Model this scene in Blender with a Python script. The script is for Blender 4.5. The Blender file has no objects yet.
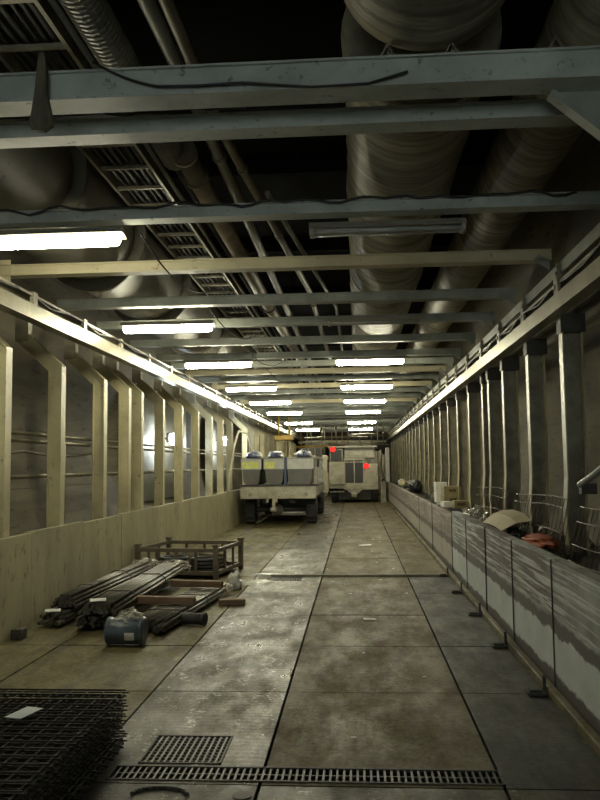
import bpy, bmesh, math, random
from mathutils import Vector, Matrix, noise
random.seed(7)
C = bpy.context.scene.collection
PI = math.pi
def V(*a): return Vector(a)

# ------------------------------------------------------------------ materials
def nt(name):
    m = bpy.data.materials.new(name); m.use_nodes = True
    n = m.node_tree.nodes; b = n['Principled BSDF']
    return m, n, m.node_tree.links, b
def mixrgb(n, l, fac, a, b, mode='MIX'):
    x = n.new('ShaderNodeMix'); x.data_type = 'RGBA'; x.blend_type = mode
    for s, v in ((0, fac), (6, a), (7, b)):
        if hasattr(v, 'is_linked'): l.new(v, x.inputs[s])
        elif s == 0: x.inputs[0].default_value = v
        else: x.inputs[s].default_value = (*v, 1)
    return x.outputs[2]
def ramp(n, l, val, lo, hi):
    r = n.new('ShaderNodeMapRange'); r.clamp = True
    l.new(val, r.inputs[0]); r.inputs[1].default_value = lo; r.inputs[2].default_value = hi
    return r.outputs[0]
def tex_noise(n, l, vec, scale, detail=5, rough=.6):
    t = n.new('ShaderNodeTexNoise'); t.inputs['Scale'].default_value = scale
    t.inputs['Detail'].default_value = detail; t.inputs['Roughness'].default_value = rough
    l.new(vec, t.inputs['Vector']); return t.outputs['Fac']
def stretched(n, l, vec, s):
    m = n.new('ShaderNodeMapping'); m.inputs['Scale'].default_value = s
    l.new(vec, m.inputs['Vector']); return m.outputs['Vector']
def mth(n, l, op, a, b=None):
    x = n.new('ShaderNodeMath'); x.operation = op
    for i, v in enumerate((a, b)):
        if v is None: continue
        if hasattr(v, 'is_linked'): l.new(v, x.inputs[i])
        else: x.inputs[i].default_value = v
    return x.outputs[0]
def dirty(name, c1, c2, c3=None, scale=2.0, rough=.55, metal=0.0, spots=.6, bump=.15, stretch=(1, 1, 1), world=True, fine=14):
    m, n, l, b = nt(name)
    if world: vec = n.new('ShaderNodeNewGeometry').outputs['Position']
    else: vec = n.new('ShaderNodeTexCoord').outputs['Object']
    vec = stretched(n, l, vec, stretch)
    a = tex_noise(n, l, vec, scale)
    col = mixrgb(n, l, ramp(n, l, a, .35, .68), c1, c2)
    f = tex_noise(n, l, vec, scale * fine / 2, 4, .7)
    if c3: col = mixrgb(n, l, ramp(n, l, f, spots, spots + .12), col, c3)
    l.new(col, b.inputs['Base Color'])
    b.inputs['Roughness'].default_value = rough; b.inputs['Metallic'].default_value = metal
    if bump:
        bp = n.new('ShaderNodeBump'); bp.inputs['Strength'].default_value = bump; bp.inputs['Distance'].default_value = .02
        l.new(f, bp.inputs['Height']); l.new(bp.outputs[0], b.inputs['Normal'])
    return m
def plain(name, c, rough=.5, metal=0.0):
    m, n, l, b = nt(name)
    t = n.new('ShaderNodeTexCoord').outputs['Object']
    f = tex_noise(n, l, t, 6.0)
    l.new(mixrgb(n, l, ramp(n, l, f, .3, .75), c, tuple(x * .72 for x in c)), b.inputs['Base Color'])
    b.inputs['Roughness'].default_value = rough; b.inputs['Metallic'].default_value = metal
    return m
def glow(name, c, s):
    m, n, l, b = nt(name)
    b.inputs['Base Color'].default_value = (*c, 1)
    b.inputs['Emission Color'].default_value = (*c, 1); b.inputs['Emission Strength'].default_value = s
    return m

M = {}
M['column'] = dirty('beige_column_paint', (.50, .45, .27), (.33, .29, .17), (.15, .10, .055), 1.8, .40, .0, .61, .08)
M['beam'] = dirty('grey_green_beam_paint', (.30, .315, .27), (.16, .17, .14), (.07, .055, .04), 2.2, .45, .0, .62, .1)
M['beam_blue'] = dirty('blue_grey_beam_paint', (.33, .355, .335), (.17, .19, .178), (.06, .05, .04), 2.6, .45, .0, .60, .1)
M['beam_daylit'] = dirty('daylit_beam_paint', (.50, .53, .48), (.30, .32, .285), (.09, .075, .055), 2.4, .45, .0, .60, .1)  # lighter copy of the beam paint; daylight from behind put into the colour
M['beam_tan'] = dirty('tan_beam_paint', (.50, .45, .29), (.34, .30, .19), (.12, .09, .05), 1.5, .45, .0, .63, .1)
M['rail'] = dirty('worn_rail_steel', (.28, .26, .18), (.17, .155, .105), (.09, .065, .04), 1.7, .40, .5, .60, .06)
M['dark_steel'] = dirty('dark_steel', (.060, .055, .045), (.035, .032, .028), (.09, .055, .03), 3, .6, .3, .62, .1)
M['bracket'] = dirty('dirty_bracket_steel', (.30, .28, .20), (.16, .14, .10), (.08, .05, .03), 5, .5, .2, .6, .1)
M['spill'] = dirty('cement_film_glint', (.40, .40, .36), (.24, .23, .20), (.12, .11, .08), 6, .18, 0, .56, .1)  # wet spill whose bright reflection is put into the pale colour
M['grate_steel'] = dirty('grey_grate_steel', (.075, .072, .06), (.04, .038, .032), (.04, .03, .02), 5, .5, .3, .6, 0)
M['stillage'] = dirty('dark_rusty_frame', (.14, .115, .075), (.085, .07, .05), (.05, .03, .018), 5, .5, .2, .6, .1)
M['rebar'] = dirty('dark_rebar_steel', (.12, .113, .092), (.055, .05, .04), (.10, .065, .035), 7, .36, .55, .66, .1)
M['mesh_steel'] = dirty('dark_mesh_steel', (.050, .044, .036), (.028, .025, .021), (.08, .05, .03), 9, .55, .35, .62, 0)
M['rusty'] = dirty('rusty_wire', (.16, .10, .06), (.09, .06, .04), (.2, .11, .05), 6, .7, .2, .6, 0)
M['lining'] = dirty('tunnel_lining_concrete', (.17, .148, .09), (.085, .074, .046), (.045, .038, .025), 1.3, .8, 0, .57, .15, (1, .35, 2.2))
M['deck'] = dirty('near_black_deck_steel', (.010, .010, .0095), (.007, .007, .0065), None, 2, .9, 0, .6, 0)  # near-black tone stands in for the unlit space overhead
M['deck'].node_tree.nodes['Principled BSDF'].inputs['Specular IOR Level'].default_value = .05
M['lowwall'] = dirty('stained_wall_concrete', (.40, .365, .225), (.24, .22, .14), (.13, .115, .075), 1.3, .45, 0, .57, .06, (1, 1.3, .6))
M['duct_grey'] = dirty('grey_duct_skin', (.20, .185, .14), (.13, .12, .092), (.085, .075, .055), 1.2, .5, 0, .60, .05)
M['pipe'] = dirty('dull_pipe_paint', (.20, .195, .155), (.12, .115, .09), (.06, .05, .03), 3, .5, .1, .62, .05)
M['pipe_brown'] = dirty('brown_pipe', (.19, .155, .10), (.11, .09, .06), (.06, .04, .025), 3, .5, .1, .62, .05)
M['cable'] = plain('black_cable_rubber', (.03, .03, .03), .6)
M['hose_pale'] = plain('pale_hose', (.55, .52, .38), .5)
M['wood'] = dirty('brown_batten_wood', (.20, .125, .07), (.12, .075, .045), (.07, .045, .03), 5, .7, 0, .62, .2, (1, 5, 5), world=False)
M['oldwood'] = dirty('ragged_brown_strap', (.16, .14, .09), (.08, .07, .05), (.05, .04, .03), 8, .85, 0, .58, .4, (4, 4, .8), world=False)
M['rubber'] = plain('tyre_rubber', (.035, .034, .031), .8)
M['white_paint'] = dirty('dirty_white_paint', (.45, .425, .325), (.25, .23, .165), (.10, .08, .05), 2.6, .5, 0, .56, .05)
M['grey_paint'] = dirty('dirty_grey_paint', (.34, .33, .27), (.2, .19, .15), (.09, .07, .05), 3, .5, 0, .57, .05)
M['tub'] = dirty('grey_tub_steel', (.13, .125, .105), (.095, .09, .075), (.06, .05, .04), 3, .5, .1, .64, .05)
M['tub_band'] = plain('pale_band', (.52, .52, .46), .5)
M['yellow_band'] = plain('yellow_green_sticker', (.75, .78, .16), .5)
M['blue_bag'] = plain('navy_bag_plastic', (.035, .045, .10), .35)
M['white_plastic'] = plain('white_sheet_plastic', (.60, .60, .55), .4)
M['tan_board'] = dirty('tan_cardboard', (.50, .43, .27), (.40, .34, .22), (.28, .22, .14), 4, .75, 0, .66, 0)
M['box_brown'] = plain('brown_carton', (.30, .25, .12), .7)
M['box_white'] = plain('white_carton', (.78, .77, .70), .6)
M['box_mark'] = plain('brown_print', (.12, .07, .03), .7)
M['orange'] = plain('orange_red_cloth', (.42, .09, .03), .7)
M['black_bag'] = plain('black_bag_plastic', (.014, .014, .015), .6)
M['paper'] = plain('white_paper', (.78, .78, .74), .7)
M['tag'] = plain('pale_tag', (.62, .68, .72), .6)
M['yellow'] = plain('yellow_hoist_paint', (.42, .27, .05), .5)
M['cream'] = plain('cream_cab_paint', (.75, .70, .52), .45)
M['glass_dark'] = plain('dark_window_glass', (.02, .022, .02), .45)
M['lamp_body'] = plain('white_lamp_housing', (.4, .38, .32), .5)
M['lamp_off'] = plain('unlit_tube_glass', (.42, .42, .38), .2)
M['red_light'] = glow('red_tail_light', (1, .003, .002), 7)
LAMPC = (1.0, .955, .70)
M['tube'] = glow('lit_fluorescent_tube', LAMPC, 90)
M['tube_cool'] = glow('lit_cool_tube', (.72, .95, 1.0), 60)
M['flood'] = glow('lit_floodlight_face', (.85, .95, 1.0), 150)
M['gap'] = plain('black_joint_filth', (.018, .017, .014), .6)

def clear_plastic(name, tint, a):
    m, n, l, b = nt(name)
    b.inputs['Base Color'].default_value = (*tint, 1); b.inputs['Roughness'].default_value = .22
    tr = n.new('ShaderNodeBsdfTransparent'); mx = n.new('ShaderNodeMixShader')
    f = tex_noise(n, l, n.new('ShaderNodeTexCoord').outputs['Object'], 14)
    l.new(ramp(n, l, f, .75 - a, .9 - a * .3), mx.inputs[0])
    l.new(tr.outputs[0], mx.inputs[1]); l.new(b.outputs[0], mx.inputs[2])
    l.new(mx.outputs[0], n['Material Output'].inputs['Surface'])
    return m
M['film'] = clear_plastic('clear_crumpled_film', (.6, .58, .49), .35)
M['blue_film'] = dirty('blue_grey_wrapped_coil', (.09, .12, .145), (.045, .06, .08), (.20, .23, .25), 9, .28, 0, .63, .25, world=False)

# wound duct: fine rings round the run with creases and grime
def duct_mat(name, c1, c2):
    m, n, l, b = nt(name)
    pos = n.new('ShaderNodeNewGeometry').outputs['Position']
    st = stretched(n, l, pos, (.5, 7, .5))
    f = tex_noise(n, l, st, 2.2, 6, .65)
    g = tex_noise(n, l, pos, 1.3, 4, .6)
    col = mixrgb(n, l, ramp(n, l, f, .40, .60), c1, c2)
    col = mixrgb(n, l, ramp(n, l, g, .50, .72), col, tuple(x * .5 for x in c2))
    l.new(col, b.inputs['Base Color']); b.inputs['Roughness'].default_value = .5
    bp = n.new('ShaderNodeBump'); bp.inputs['Strength'].default_value = .5; bp.inputs['Distance'].default_value = .03
    l.new(f, bp.inputs['Height']); l.new(bp.outputs[0], b.inputs['Normal'])
    return m
M['duct'] = duct_mat('wound_duct_fabric', (.36, .33, .225), (.135, .12, .085))

# floor slabs: old concrete, mud, pale cement film and damp sheen
def floor_mat(name, c1, c2, mud, pale, pale_amt, rlo, rhi, treads=0):
    m, n, l, b = nt(name)
    pos = n.new('ShaderNodeNewGeometry').outputs['Position']
    a = tex_noise(n, l, stretched(n, l, pos, (1, .6, 1)), 5.5, 12, .88)
    col = mixrgb(n, l, ramp(n, l, a, .42, .58), c1, c2)
    long = tex_noise(n, l, stretched(n, l, pos, (1.6, .4, 1)), 1.9, 8, .75)
    col = mixrgb(n, l, ramp(n, l, long, .50, .62), col, mud)
    fine = tex_noise(n, l, pos, 20, 6, .8)
    col = mixrgb(n, l, ramp(n, l, fine, .50, .66), col, tuple(x * .45 for x in c2))
    sp = tex_noise(n, l, stretched(n, l, pos, (1.5, .6, 1)), 3.2, 6, .8)
    sf = tex_noise(n, l, stretched(n, l, pos, (.5, 1, 1)), 40, 3, .7)
    msk = mth(n, l, 'MULTIPLY', ramp(n, l, sp, .58 - pale_amt, .64 - pale_amt), ramp(n, l, sf, .50, .58))
    col = mixrgb(n, l, msk, col, pale)
    l.new(col, b.inputs['Base Color']); b.inputs['Specular IOR Level'].default_value = .3
    w = tex_noise(n, l, stretched(n, l, pos, (1.2, .5, 1)), 2.2, 8, .75)
    r = n.new('ShaderNodeMapRange'); l.new(w, r.inputs[0]); r.inputs[1].default_value = .38; r.inputs[2].default_value = .62
    r.inputs[3].default_value = rlo; r.inputs[4].default_value = rhi
    l.new(r.outputs[0], b.inputs['Roughness'])
    h = mth(n, l, 'ADD', fine, mth(n, l, 'MULTIPLY', sf, .4))
    if treads:
        wv = n.new('ShaderNodeTexWave'); wv.wave_type = 'BANDS'; wv.bands_direction = 'Y'
        wv.inputs['Scale'].default_value = treads; wv.inputs['Distortion'].default_value = 3
        l.new(pos, wv.inputs['Vector']); h = mth(n, l, 'ADD', h, mth(n, l, 'MULTIPLY', wv.outputs['Fac'], .18))
    bp = n.new('ShaderNodeBump'); bp.inputs['Strength'].default_value = .35; bp.inputs['Distance'].default_value = .012
    l.new(h, bp.inputs['Height']); l.new(bp.outputs[0], b.inputs['Normal'])
    return m
M['slab_mid'] = floor_mat('yellow_brown_slab', (.135, .112, .044), (.080, .065, .026), (.085, .043, .013), (.24, .21, .13), -.11, .50, .8)
M['slab_wet'] = floor_mat('damp_slab', (.110, .096, .050), (.050, .043, .023), (.040, .032, .017), (.46, .46, .42), .03, .26, .65, 5)
M['slab_left'] = floor_mat('ochre_slab', (.175, .150, .066), (.098, .083, .037), (.055, .042, .02), (.3, .27, .17), -.07, .42, .78)
M['slab_dark'] = floor_mat('dark_floor_plate', (.036, .036, .030), (.019, .019, .017), (.05, .042, .022), (.2, .2, .18), -.03, .42, .7, 9)
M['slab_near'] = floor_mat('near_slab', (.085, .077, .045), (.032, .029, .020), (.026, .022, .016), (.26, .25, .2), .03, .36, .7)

# barrier: pale blue-grey paint scraped to brown in streaks, a dark rub band and a wet foot
def barrier_mat(name, pale, brown, cover):
    m, n, l, b = nt(name)
    pos = n.new('ShaderNodeNewGeometry').outputs['Position']
    sep = n.new('ShaderNodeSeparateXYZ'); l.new(pos, sep.inputs[0]); z = sep.outputs[2]
    st = tex_noise(n, l, stretched(n, l, pos, (1, .32, 14)), 2.6, 7, .66)
    wob = tex_noise(n, l, stretched(n, l, pos, (1, 1, 1.5)), 3.0, 5, .7)
    zz = mth(n, l, 'ADD', z, mth(n, l, 'MULTIPLY', wob, .16))
    up = ramp(n, l, zz, .58, .66)
    scr = mth(n, l, 'MULTIPLY', ramp(n, l, st, .47 - cover, .53 - cover), up)
    big = ramp(n, l, tex_noise(n, l, pos, 1.1, 3), .3, .6)
    scr = mth(n, l, 'MULTIPLY', scr, mth(n, l, 'ADD', mth(n, l, 'MULTIPLY', big, .6), .4))
    col = mixrgb(n, l, ramp(n, l, wob, .3, .7), pale, tuple(x * .78 for x in pale))
    col = mixrgb(n, l, scr, col, brown)
    band = mth(n, l, 'MULTIPLY', ramp(n, l, zz, .50, .515), ramp(n, l, zz, .63, .60))
    col = mixrgb(n, l, mth(n, l, 'MULTIPLY', band, .92), col, tuple(x * .62 for x in brown))
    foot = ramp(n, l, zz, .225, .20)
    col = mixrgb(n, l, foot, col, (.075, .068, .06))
    l.new(col, b.inputs['Base Color']); b.inputs['Roughness'].default_value = .5
    return m
M['barrier'] = barrier_mat('scraped_white_barrier', (.62, .66, .65), (.125, .103, .085), .03)
M['barrier_far'] = barrier_mat('scraped_mauve_barrier', (.42, .39, .34), (.19, .145, .12), .02)

# ------------------------------------------------------------------ mesh builder
class MB:
    def __init__(s): s.bm = bmesh.new()
    def box(s, c, d, rot=None, bev=0, mi=0):
        t = Matrix.Translation(Vector(c))
        if rot is not None: t = t @ rot
        t = t @ Matrix.Diagonal((d[0], d[1], d[2], 1))
        g = bmesh.ops.create_cube(s.bm, size=1, matrix=t)
        fs = set(f for v in g['verts'] for f in v.link_faces)
        for f in fs: f.material_index = mi
        if bev: bmesh.ops.bevel(s.bm, geom=list({e for f in fs for e in f.edges}), offset=bev, segments=2, affect='EDGES', profile=.5)
        return s
    def b2(s, lo, hi, bev=0, mi=0):
        return s.box([(a + b) / 2 for a, b in zip(lo, hi)], [b - a for a, b in zip(lo, hi)], None, bev, mi)
    def tube(s, pts, r, seg=8, cap=True, smooth=True, mi=0):
        pts = [Vector(p) for p in pts]; n = len(pts); rings = []
        rr = r if isinstance(r, (list, tuple)) else [r] * n
        t0 = (pts[1] - pts[0]).normalized()
        u = t0.orthogonal().normalized()
        for i, p in enumerate(pts):
            t = ((pts[min(i + 1, n - 1)] - p).normalized() + (p - pts[max(i - 1, 0)]).normalized())
            if t.length < 1e-6: t = t0.copy()
            t.normalize(); u = (u - t * u.dot(t)).normalized(); w = t.cross(u)
            rings.append([s.bm.verts.new(p + (u * math.cos(a) + w * math.sin(a)) * rr[i]) for a in [2 * PI * k / seg for k in range(seg)]])
        for a, b in zip(rings, rings[1:]):
            for k in range(seg):
                f = s.bm.faces.new((a[k], a[(k + 1) % seg], b[(k + 1) % seg], b[k])); f.smooth = smooth; f.material_index = mi
        if cap:
            for q in (list(reversed(rings[0])), rings[-1]):
                f = s.bm.faces.new(q); f.material_index = mi
        return s
    def prism(s, prof, p0, ax, ay, az, length, mi=0):   # profile points in ax/ay, extruded along az
        p0, ax, ay, az = Vector(p0), Vector(ax), Vector(ay), Vector(az)
        A = [s.bm.verts.new(p0 + ax * x + ay * y) for x, y in prof]
        B = [s.bm.verts.new(p0 + ax * x + ay * y + az * length) for x, y in prof]
        n = len(prof)
        fs = [s.bm.faces.new(A), s.bm.faces.new(list(reversed(B)))]
        for i in range(n): fs.append(s.bm.faces.new((A[i], B[i], B[(i + 1) % n], A[(i + 1) % n])))
        for f in fs: f.material_index = mi
        return s
    def blob(s, c, d, amp=.15, freq=3, sub=3, flat=None, seed=0):
        g = bmesh.ops.create_icosphere(s.bm, subdivisions=sub, radius=1)
        c = Vector(c)
        for v in g['verts']:
            q = v.co.copy(); k = 1 + amp * noise.noise(q * freq + Vector((seed * 7.1, seed, 3))) + amp * .5 * noise.noise(q * freq * 2.7 + Vector((seed, 9, 1)))
            q = Vector((q.x * d[0], q.y * d[1], q.z * d[2])) * k
            if flat is not None and q.z < flat: q.z = flat
            v.co = c + q
        for f in {f for v in g['verts'] for f in v.link_faces}: f.smooth = True
        return s
    def build(s, name, mat, parent=None, loc=None, rot=0):
        bmesh.ops.recalc_face_normals(s.bm, faces=s.bm.faces)
        me = bpy.data.meshes.new(name); s.bm.to_mesh(me); s.bm.free()
        for m in (mat if isinstance(mat, (list, tuple)) else [mat]): me.materials.append(M[m])
        o = bpy.data.objects.new(name, me); C.objects.link(o)
        if parent is not None: o.parent = parent
        if loc is not None: o.location = loc
        o.rotation_euler.z = rot
        return o
def tag(o, label, cat, group=None, kind=None):
    o['label'] = label; o['category'] = cat
    if group: o['group'] = group
    o['kind'] = kind or 'thing'
    return o
def empty(name, loc, label, cat, group=None, rot=0):
    o = bpy.data.objects.new(name, None); C.objects.link(o); o.location = loc; o.rotation_euler.z = rot
    o.empty_display_size = .1
    return tag(o, label, cat, group)
def struct(o): o['kind'] = 'structure'; return o
def dup(o, parent=None):
    c = o.copy(); C.objects.link(c)
    if parent is not None: c.parent = parent
    for ch in list(o.children): dup(ch, c)
    return c
ORD = ['first', 'second', 'third', 'fourth', 'fifth', 'sixth', 'seventh', 'eighth', 'ninth', 'tenth', 'eleventh', 'twelfth', 'thirteenth', 'fourteenth',
       'fifteenth', 'sixteenth', 'seventeenth', 'eighteenth', 'nineteenth', 'twentieth', 'twenty-first', 'twenty-second', 'twenty-third', 'twenty-fourth', 'twenty-fifth',
       'twenty-sixth', 'twenty-seventh', 'twenty-eighth', 'twenty-ninth', 'thirtieth', 'thirty-first', 'thirty-second', 'thirty-third', 'thirty-fourth']
YEND = 56.0; YBACK = -7.0

# ------------------------------------------------------------------ the setting
# floor: slabs with open joints, cut out for the gratings
HOLES = [(-1.36, .74, 4.32, 4.52), (-1.25, -.78, 4.56, 5.02), (-1.34, -.82, 11.66, 12.02)]
def cut(rects, h):
    out = []
    for x0, x1, y0, y1 in rects:
        a0, a1, b0, b1 = max(x0, h[0]), min(x1, h[1]), max(y0, h[2]), min(y1, h[3])
        if a0 >= a1 or b0 >= b1: out.append((x0, x1, y0, y1)); continue
        for r in ((x0, a0, y0, y1), (a1, x1, y0, y1), (a0, a1, y0, b0), (a0, a1, b1, y1)):
            if r[1] - r[0] > 1e-4 and r[3] - r[2] > 1e-4: out.append(r)
    return out
xl = [-3.5, -2.80, -1.53, -.53, .73, 1.34]
yl = [YBACK, 4.28, 6.0, 7.5, 9.02, 10.55, 12.1, 13.1, 14.45, 16.2, 17.8, 19.4, 21, 22.6, 24.2, 25.8, 27.4, 29, 30.6, 32.2, 33.8, 35.4, 37, 40, 43, 46, 50, YEND]
fb = MB(); g = .007
for j, (y0, y1) in enumerate(zip(yl, yl[1:])):
    for i, (x0, x1) in enumerate(zip(xl, xl[1:])):
        mi = {0: 2, 1: 2, 2: 1, 3: 0, 4: 3 if 4 < y0 < 12 else 0}[i]
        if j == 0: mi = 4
        gx = .010 if i in (2, 3) else g
        r = [(x0 + gx, x1 - gx, y0 + g, y1 - g)]
        for h in HOLES: r = cut(r, h)
        for q in r: fb.b2((q[0], q[2], -.055), (q[1], q[3], random.uniform(-.004, .0) if len(r) == 1 else -.002), mi=mi)
struct(fb.build('floor', ['slab_mid', 'slab_wet', 'slab_left', 'slab_dark', 'slab_near']))
struct(MB().b2((-3.9, YBACK, -.25), (3.1, YEND, -.10)).build('floor', 'gap'))

# tunnel lining: curved segments in rings
lb = MB(); XC, ZC, RL = -.9, 2.2, 3.75
ring = [YBACK + 1.5 * k for k in range(int((YEND - YBACK) / 1.5) + 1)]
for y0 in ring:
    off = .0 if int(round(y0 / 1.5)) % 2 else .22
    for s in range(8):
        a0 = off + s * PI / 4 + .0012; a1 = off + (s + 1) * PI / 4 - .0012; k = 7
        P = []
        for q in range(k + 1):
            a = a0 + (a1 - a0) * q / k
            P.append((XC + RL * math.cos(a), ZC + RL * math.sin(a)))
        A = [lb.bm.verts.new((x, y0 + .003, z)) for x, z in P]; B = [lb.bm.verts.new((x, y0 + 1.497, z)) for x, z in P]
        for q in range(k):
            f = lb.bm.faces.new((A[q], B[q], B[q + 1], A[q + 1])); f.smooth = False
struct(lb.build('wall_tunnel_lining', 'lining'))
ob = MB(); n = 40
A = [ob.bm.verts.new((XC + 3.80 * math.cos(2 * PI * k / n), YBACK, ZC + 3.80 * math.sin(2 * PI * k / n))) for k in range(n)]
B = [ob.bm.verts.new((v.co.x, YEND, v.co.z)) for v in A]
for k in range(n): ob.bm.faces.new((A[k], B[k], B[(k + 1) % n], A[(k + 1) % n]))
ob.bm.faces.new(B)   # the near end stays open to let world light in from behind
struct(ob.build('wall_tunnel_shell', 'gap'))
# unseen wall added behind the camera; its low opening shapes the incoming daylight
bw = MB()
for lo, hi in (((-4.7, 2.45), (2.9, 6.0)), ((-4.7, -1.6), (-3.25, 2.45)), ((1.42, -1.6), (2.9, 2.45)), ((-3.25, -1.6), (1.42, -.02))): bw.b2((lo[0], YBACK - .15, lo[1]), (hi[0], YBACK - .02, hi[1]))
struct(bw.build('wall_light_mask', 'dark_steel'))
# near-black deck put in to keep the space above the services dark
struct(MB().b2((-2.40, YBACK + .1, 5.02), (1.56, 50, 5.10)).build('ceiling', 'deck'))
# left low wall in panels
wb = MB(); y = -6.2
while y < 50:
    wb.b2((-3.46, y + .004, -.09), (-3.38 + random.uniform(0, .006), y + 1.596, .985 + random.uniform(-.012, .012))); y += 1.6
struct(wb.build('wall_left', 'lowwall'))
# right barrier: panels on a kerb, hard steps where the panels meet
BY = [-3.0, -1.5, 0, 1.5, 3.0, 4.5, 6.0, 7.5, 9.02, 10.55, 12.1] + [12.1 + 1.55 * k for k in range(1, 25)]
bb = MB()
for a, c in zip(BY, BY[1:]):
    dx = random.uniform(0, .008)
    bb.b2((1.40 + dx, a + .009, .0), (1.50, c - .009, .95 if a < 12 else .88), mi=0 if a < 12 else 1)
struct(bb.build('wall_right', ['barrier', 'barrier_far']))
struct(MB().b2((1.335, -6, -.08), (1.40, 50, .055), bev=.012).build('trim_kerb', 'slab_left'))
struct(MB().b2((1.48, -6, -.08), (1.56, 50, .80)).build('trim_barrier_backing', 'gap'))
struct(MB().b2((1.56, -6, .62), (2.80, 50, .72)).build('trim_ledge', 'dark_steel'))
# far bulkhead
struct(MB().b2((-3.6, 50.2, -.09), (2.6, 50.5, 5.0)).build('wall_far', 'dark_steel'))
struct(MB().b2((-1.3, 12.085, .0), (1.33, 12.12, .03)).build('trim_step', 'bracket'))

# rubble on the ledge
rb = MB(); nx, ny = 9, 150; rows = []
for j in range(ny + 1):
    yy = 2.5 + j * .22; row = []
    for i in range(nx + 1):
        xx = 1.57 + i * (.92 / nx)
        h = .79 + .09 * noise.noise(Vector((xx * 4, yy * 3, 0))) + .05 * noise.noise(Vector((xx * 11, yy * 9, 4)))
        row.append(rb.bm.verts.new((xx, yy, h)))
    rows.append(row)
for j in range(ny):
    for i in range(nx): rb.bm.faces.new((rows[j][i], rows[j][i + 1], rows[j + 1][i + 1], rows[j + 1][i]))
tag(rb.build('rubble', 'dark_steel'), 'dark rubble and dirt lying along the ledge behind the white barrier', 'rubble', kind='stuff')

# ------------------------------------------------------------------ left columns
LCY = [1.45, 3.0, 4.6, 6.2, 7.69, 9.18, 10.78, 11.98, 12.70, 14.15, 15.7, 17.35, 19.0, 20.6, 22.1, 25.2, 26.8, 28.3, 30, 31.6, 33.2, 34.8, 36.4, 38, 39.6, 41.2, 42.8, 44.4, 46]
def path_prism(mb, path, d0, d1, y0, y1):
    """a plate following a path in XZ; d0..d1 is its span across the path, y0..y1 along the tunnel"""
    P = [Vector((p[0], 0, p[1])) for p in path]; L = []
    for i, p in enumerate(P):
        t = Vector((0, 0, 0))
        if i: t += (p - P[i - 1]).normalized()
        if i < len(P) - 1: t += (P[i + 1] - p).normalized()
        t.normalize(); nrm = Vector((-t.z, 0, t.x)); k = 1.0
        if 0 < i < len(P) - 1: k = 1 / max(.5, nrm.dot(Vector((-(P[i] - P[i - 1]).normalized().z, 0, (P[i] - P[i - 1]).normalized().x))))
        L.append((p + nrm * d0 * k, p + nrm * d1 * k))
    vs = []
    for a, b in L:
        vs.append([mb.bm.verts.new((q.x, yy, q.z)) for q in (a, b) for yy in (y0, y1)])
    for a, b in zip(vs, vs[1:]):
        for i, j in ((0, 1), (1, 3), (3, 2), (2, 0)): mb.bm.faces.new((a[i], a[j], b[j], b[i]))
    for q in (vs[0], vs[-1]): mb.bm.faces.new((q[0], q[1], q[3], q[2]))
def left_column():
    r = empty('steel_column', (0, 0, 0), '', 'column')
    path = [(-3.425, .0), (-3.425, 2.86), (-3.83, 3.24)]
    a = MB(); path_prism(a, path, 0, .014, -.07, .07); a.build('inner_flange', 'column', r)
    a = MB(); path_prism(a, path, .014, .146, -.050, -.036); a.build('web', 'column', r)
    a = MB(); path_prism(a, path, .146, .16, -.07, .07); a.build('outer_flange', 'column', r)
    MB().b2((-4.0, -.06, 3.16), (-3.84, .06, 3.62)).build('head_block', 'bracket', r)
    return r
lc = left_column(); seen = 0
for i, yy in enumerate(LCY):
    o = lc if i == 0 else dup(lc); o.location = (0, yy, 0)
    if yy < 7: lab = 'beige cranked steel column on the left, beyond the edge of the picture'; 
    else:
        lab = 'beige cranked steel column, %s along the left wall from the camera' % ORD[seen]; seen += 1
    tag(o, lab, 'column', 'cranked columns along the left wall')
    if yy < 7: o['label'] = 'beige cranked steel column along left wall nearer than the picture edge'
# guard rails between the left columns
def pipe_run(name, x, z, r, y0, y1, mat, label, cat, group=None):
    return tag(MB().tube([(x, y0, z), (x, y1, z)], r, 8).build(name, mat), label, cat, group)
pipe_run('guard_rail', -3.70, 2.045, .020, 1.4, 46, 'rail', 'upper of three thin rails running behind the left columns', 'rail')
pipe_run('guard_rail', -3.70, 1.965, .022, 1.4, 46, 'rail', 'middle of three thin rails running behind the left columns', 'rail')
pipe_run('guard_rail', -3.70, 1.565, .026, 1.4, 46, 'rail', 'lowest of three rails behind the left columns', 'rail')
def sag(a, b, d, n=14):
    a, b = Vector(a), Vector(b)
    return [a.lerp(b, k / n) + Vector((0, 0, -d * 4 * (k / n) * (1 - k / n))) for k in range(n + 1)]
tag(MB().tube(sag((-3.9, 6.5, 1.86), (-3.9, 9.2, 1.86), .05) + sag((-3.9, 9.2, 1.86), (-3.9, 12, 1.9), .06)[1:], .018, 6).build('wall_cable', 'pipe_brown'), 'brown cable sagging behind the nearest left columns', 'cable')
tag(MB().tube([(-3.66, 9.86, 1.0), (-3.66, 9.86, 1.96)], .018, 6).build('rail_stanchion', 'rail'), 'thin upright bar between the second and third left columns', 'bar')
tag(MB().tube([(-4.1, 18.05, 1.0), (-4.12, 18.0, 1.45), (-4.1, 18.1, 1.9), (-4.15, 18.05, 2.25)], .035, 8).build('hanging_cable', 'cable'), 'black cable hanging below the floodlight behind the left columns', 'cable')
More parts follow.
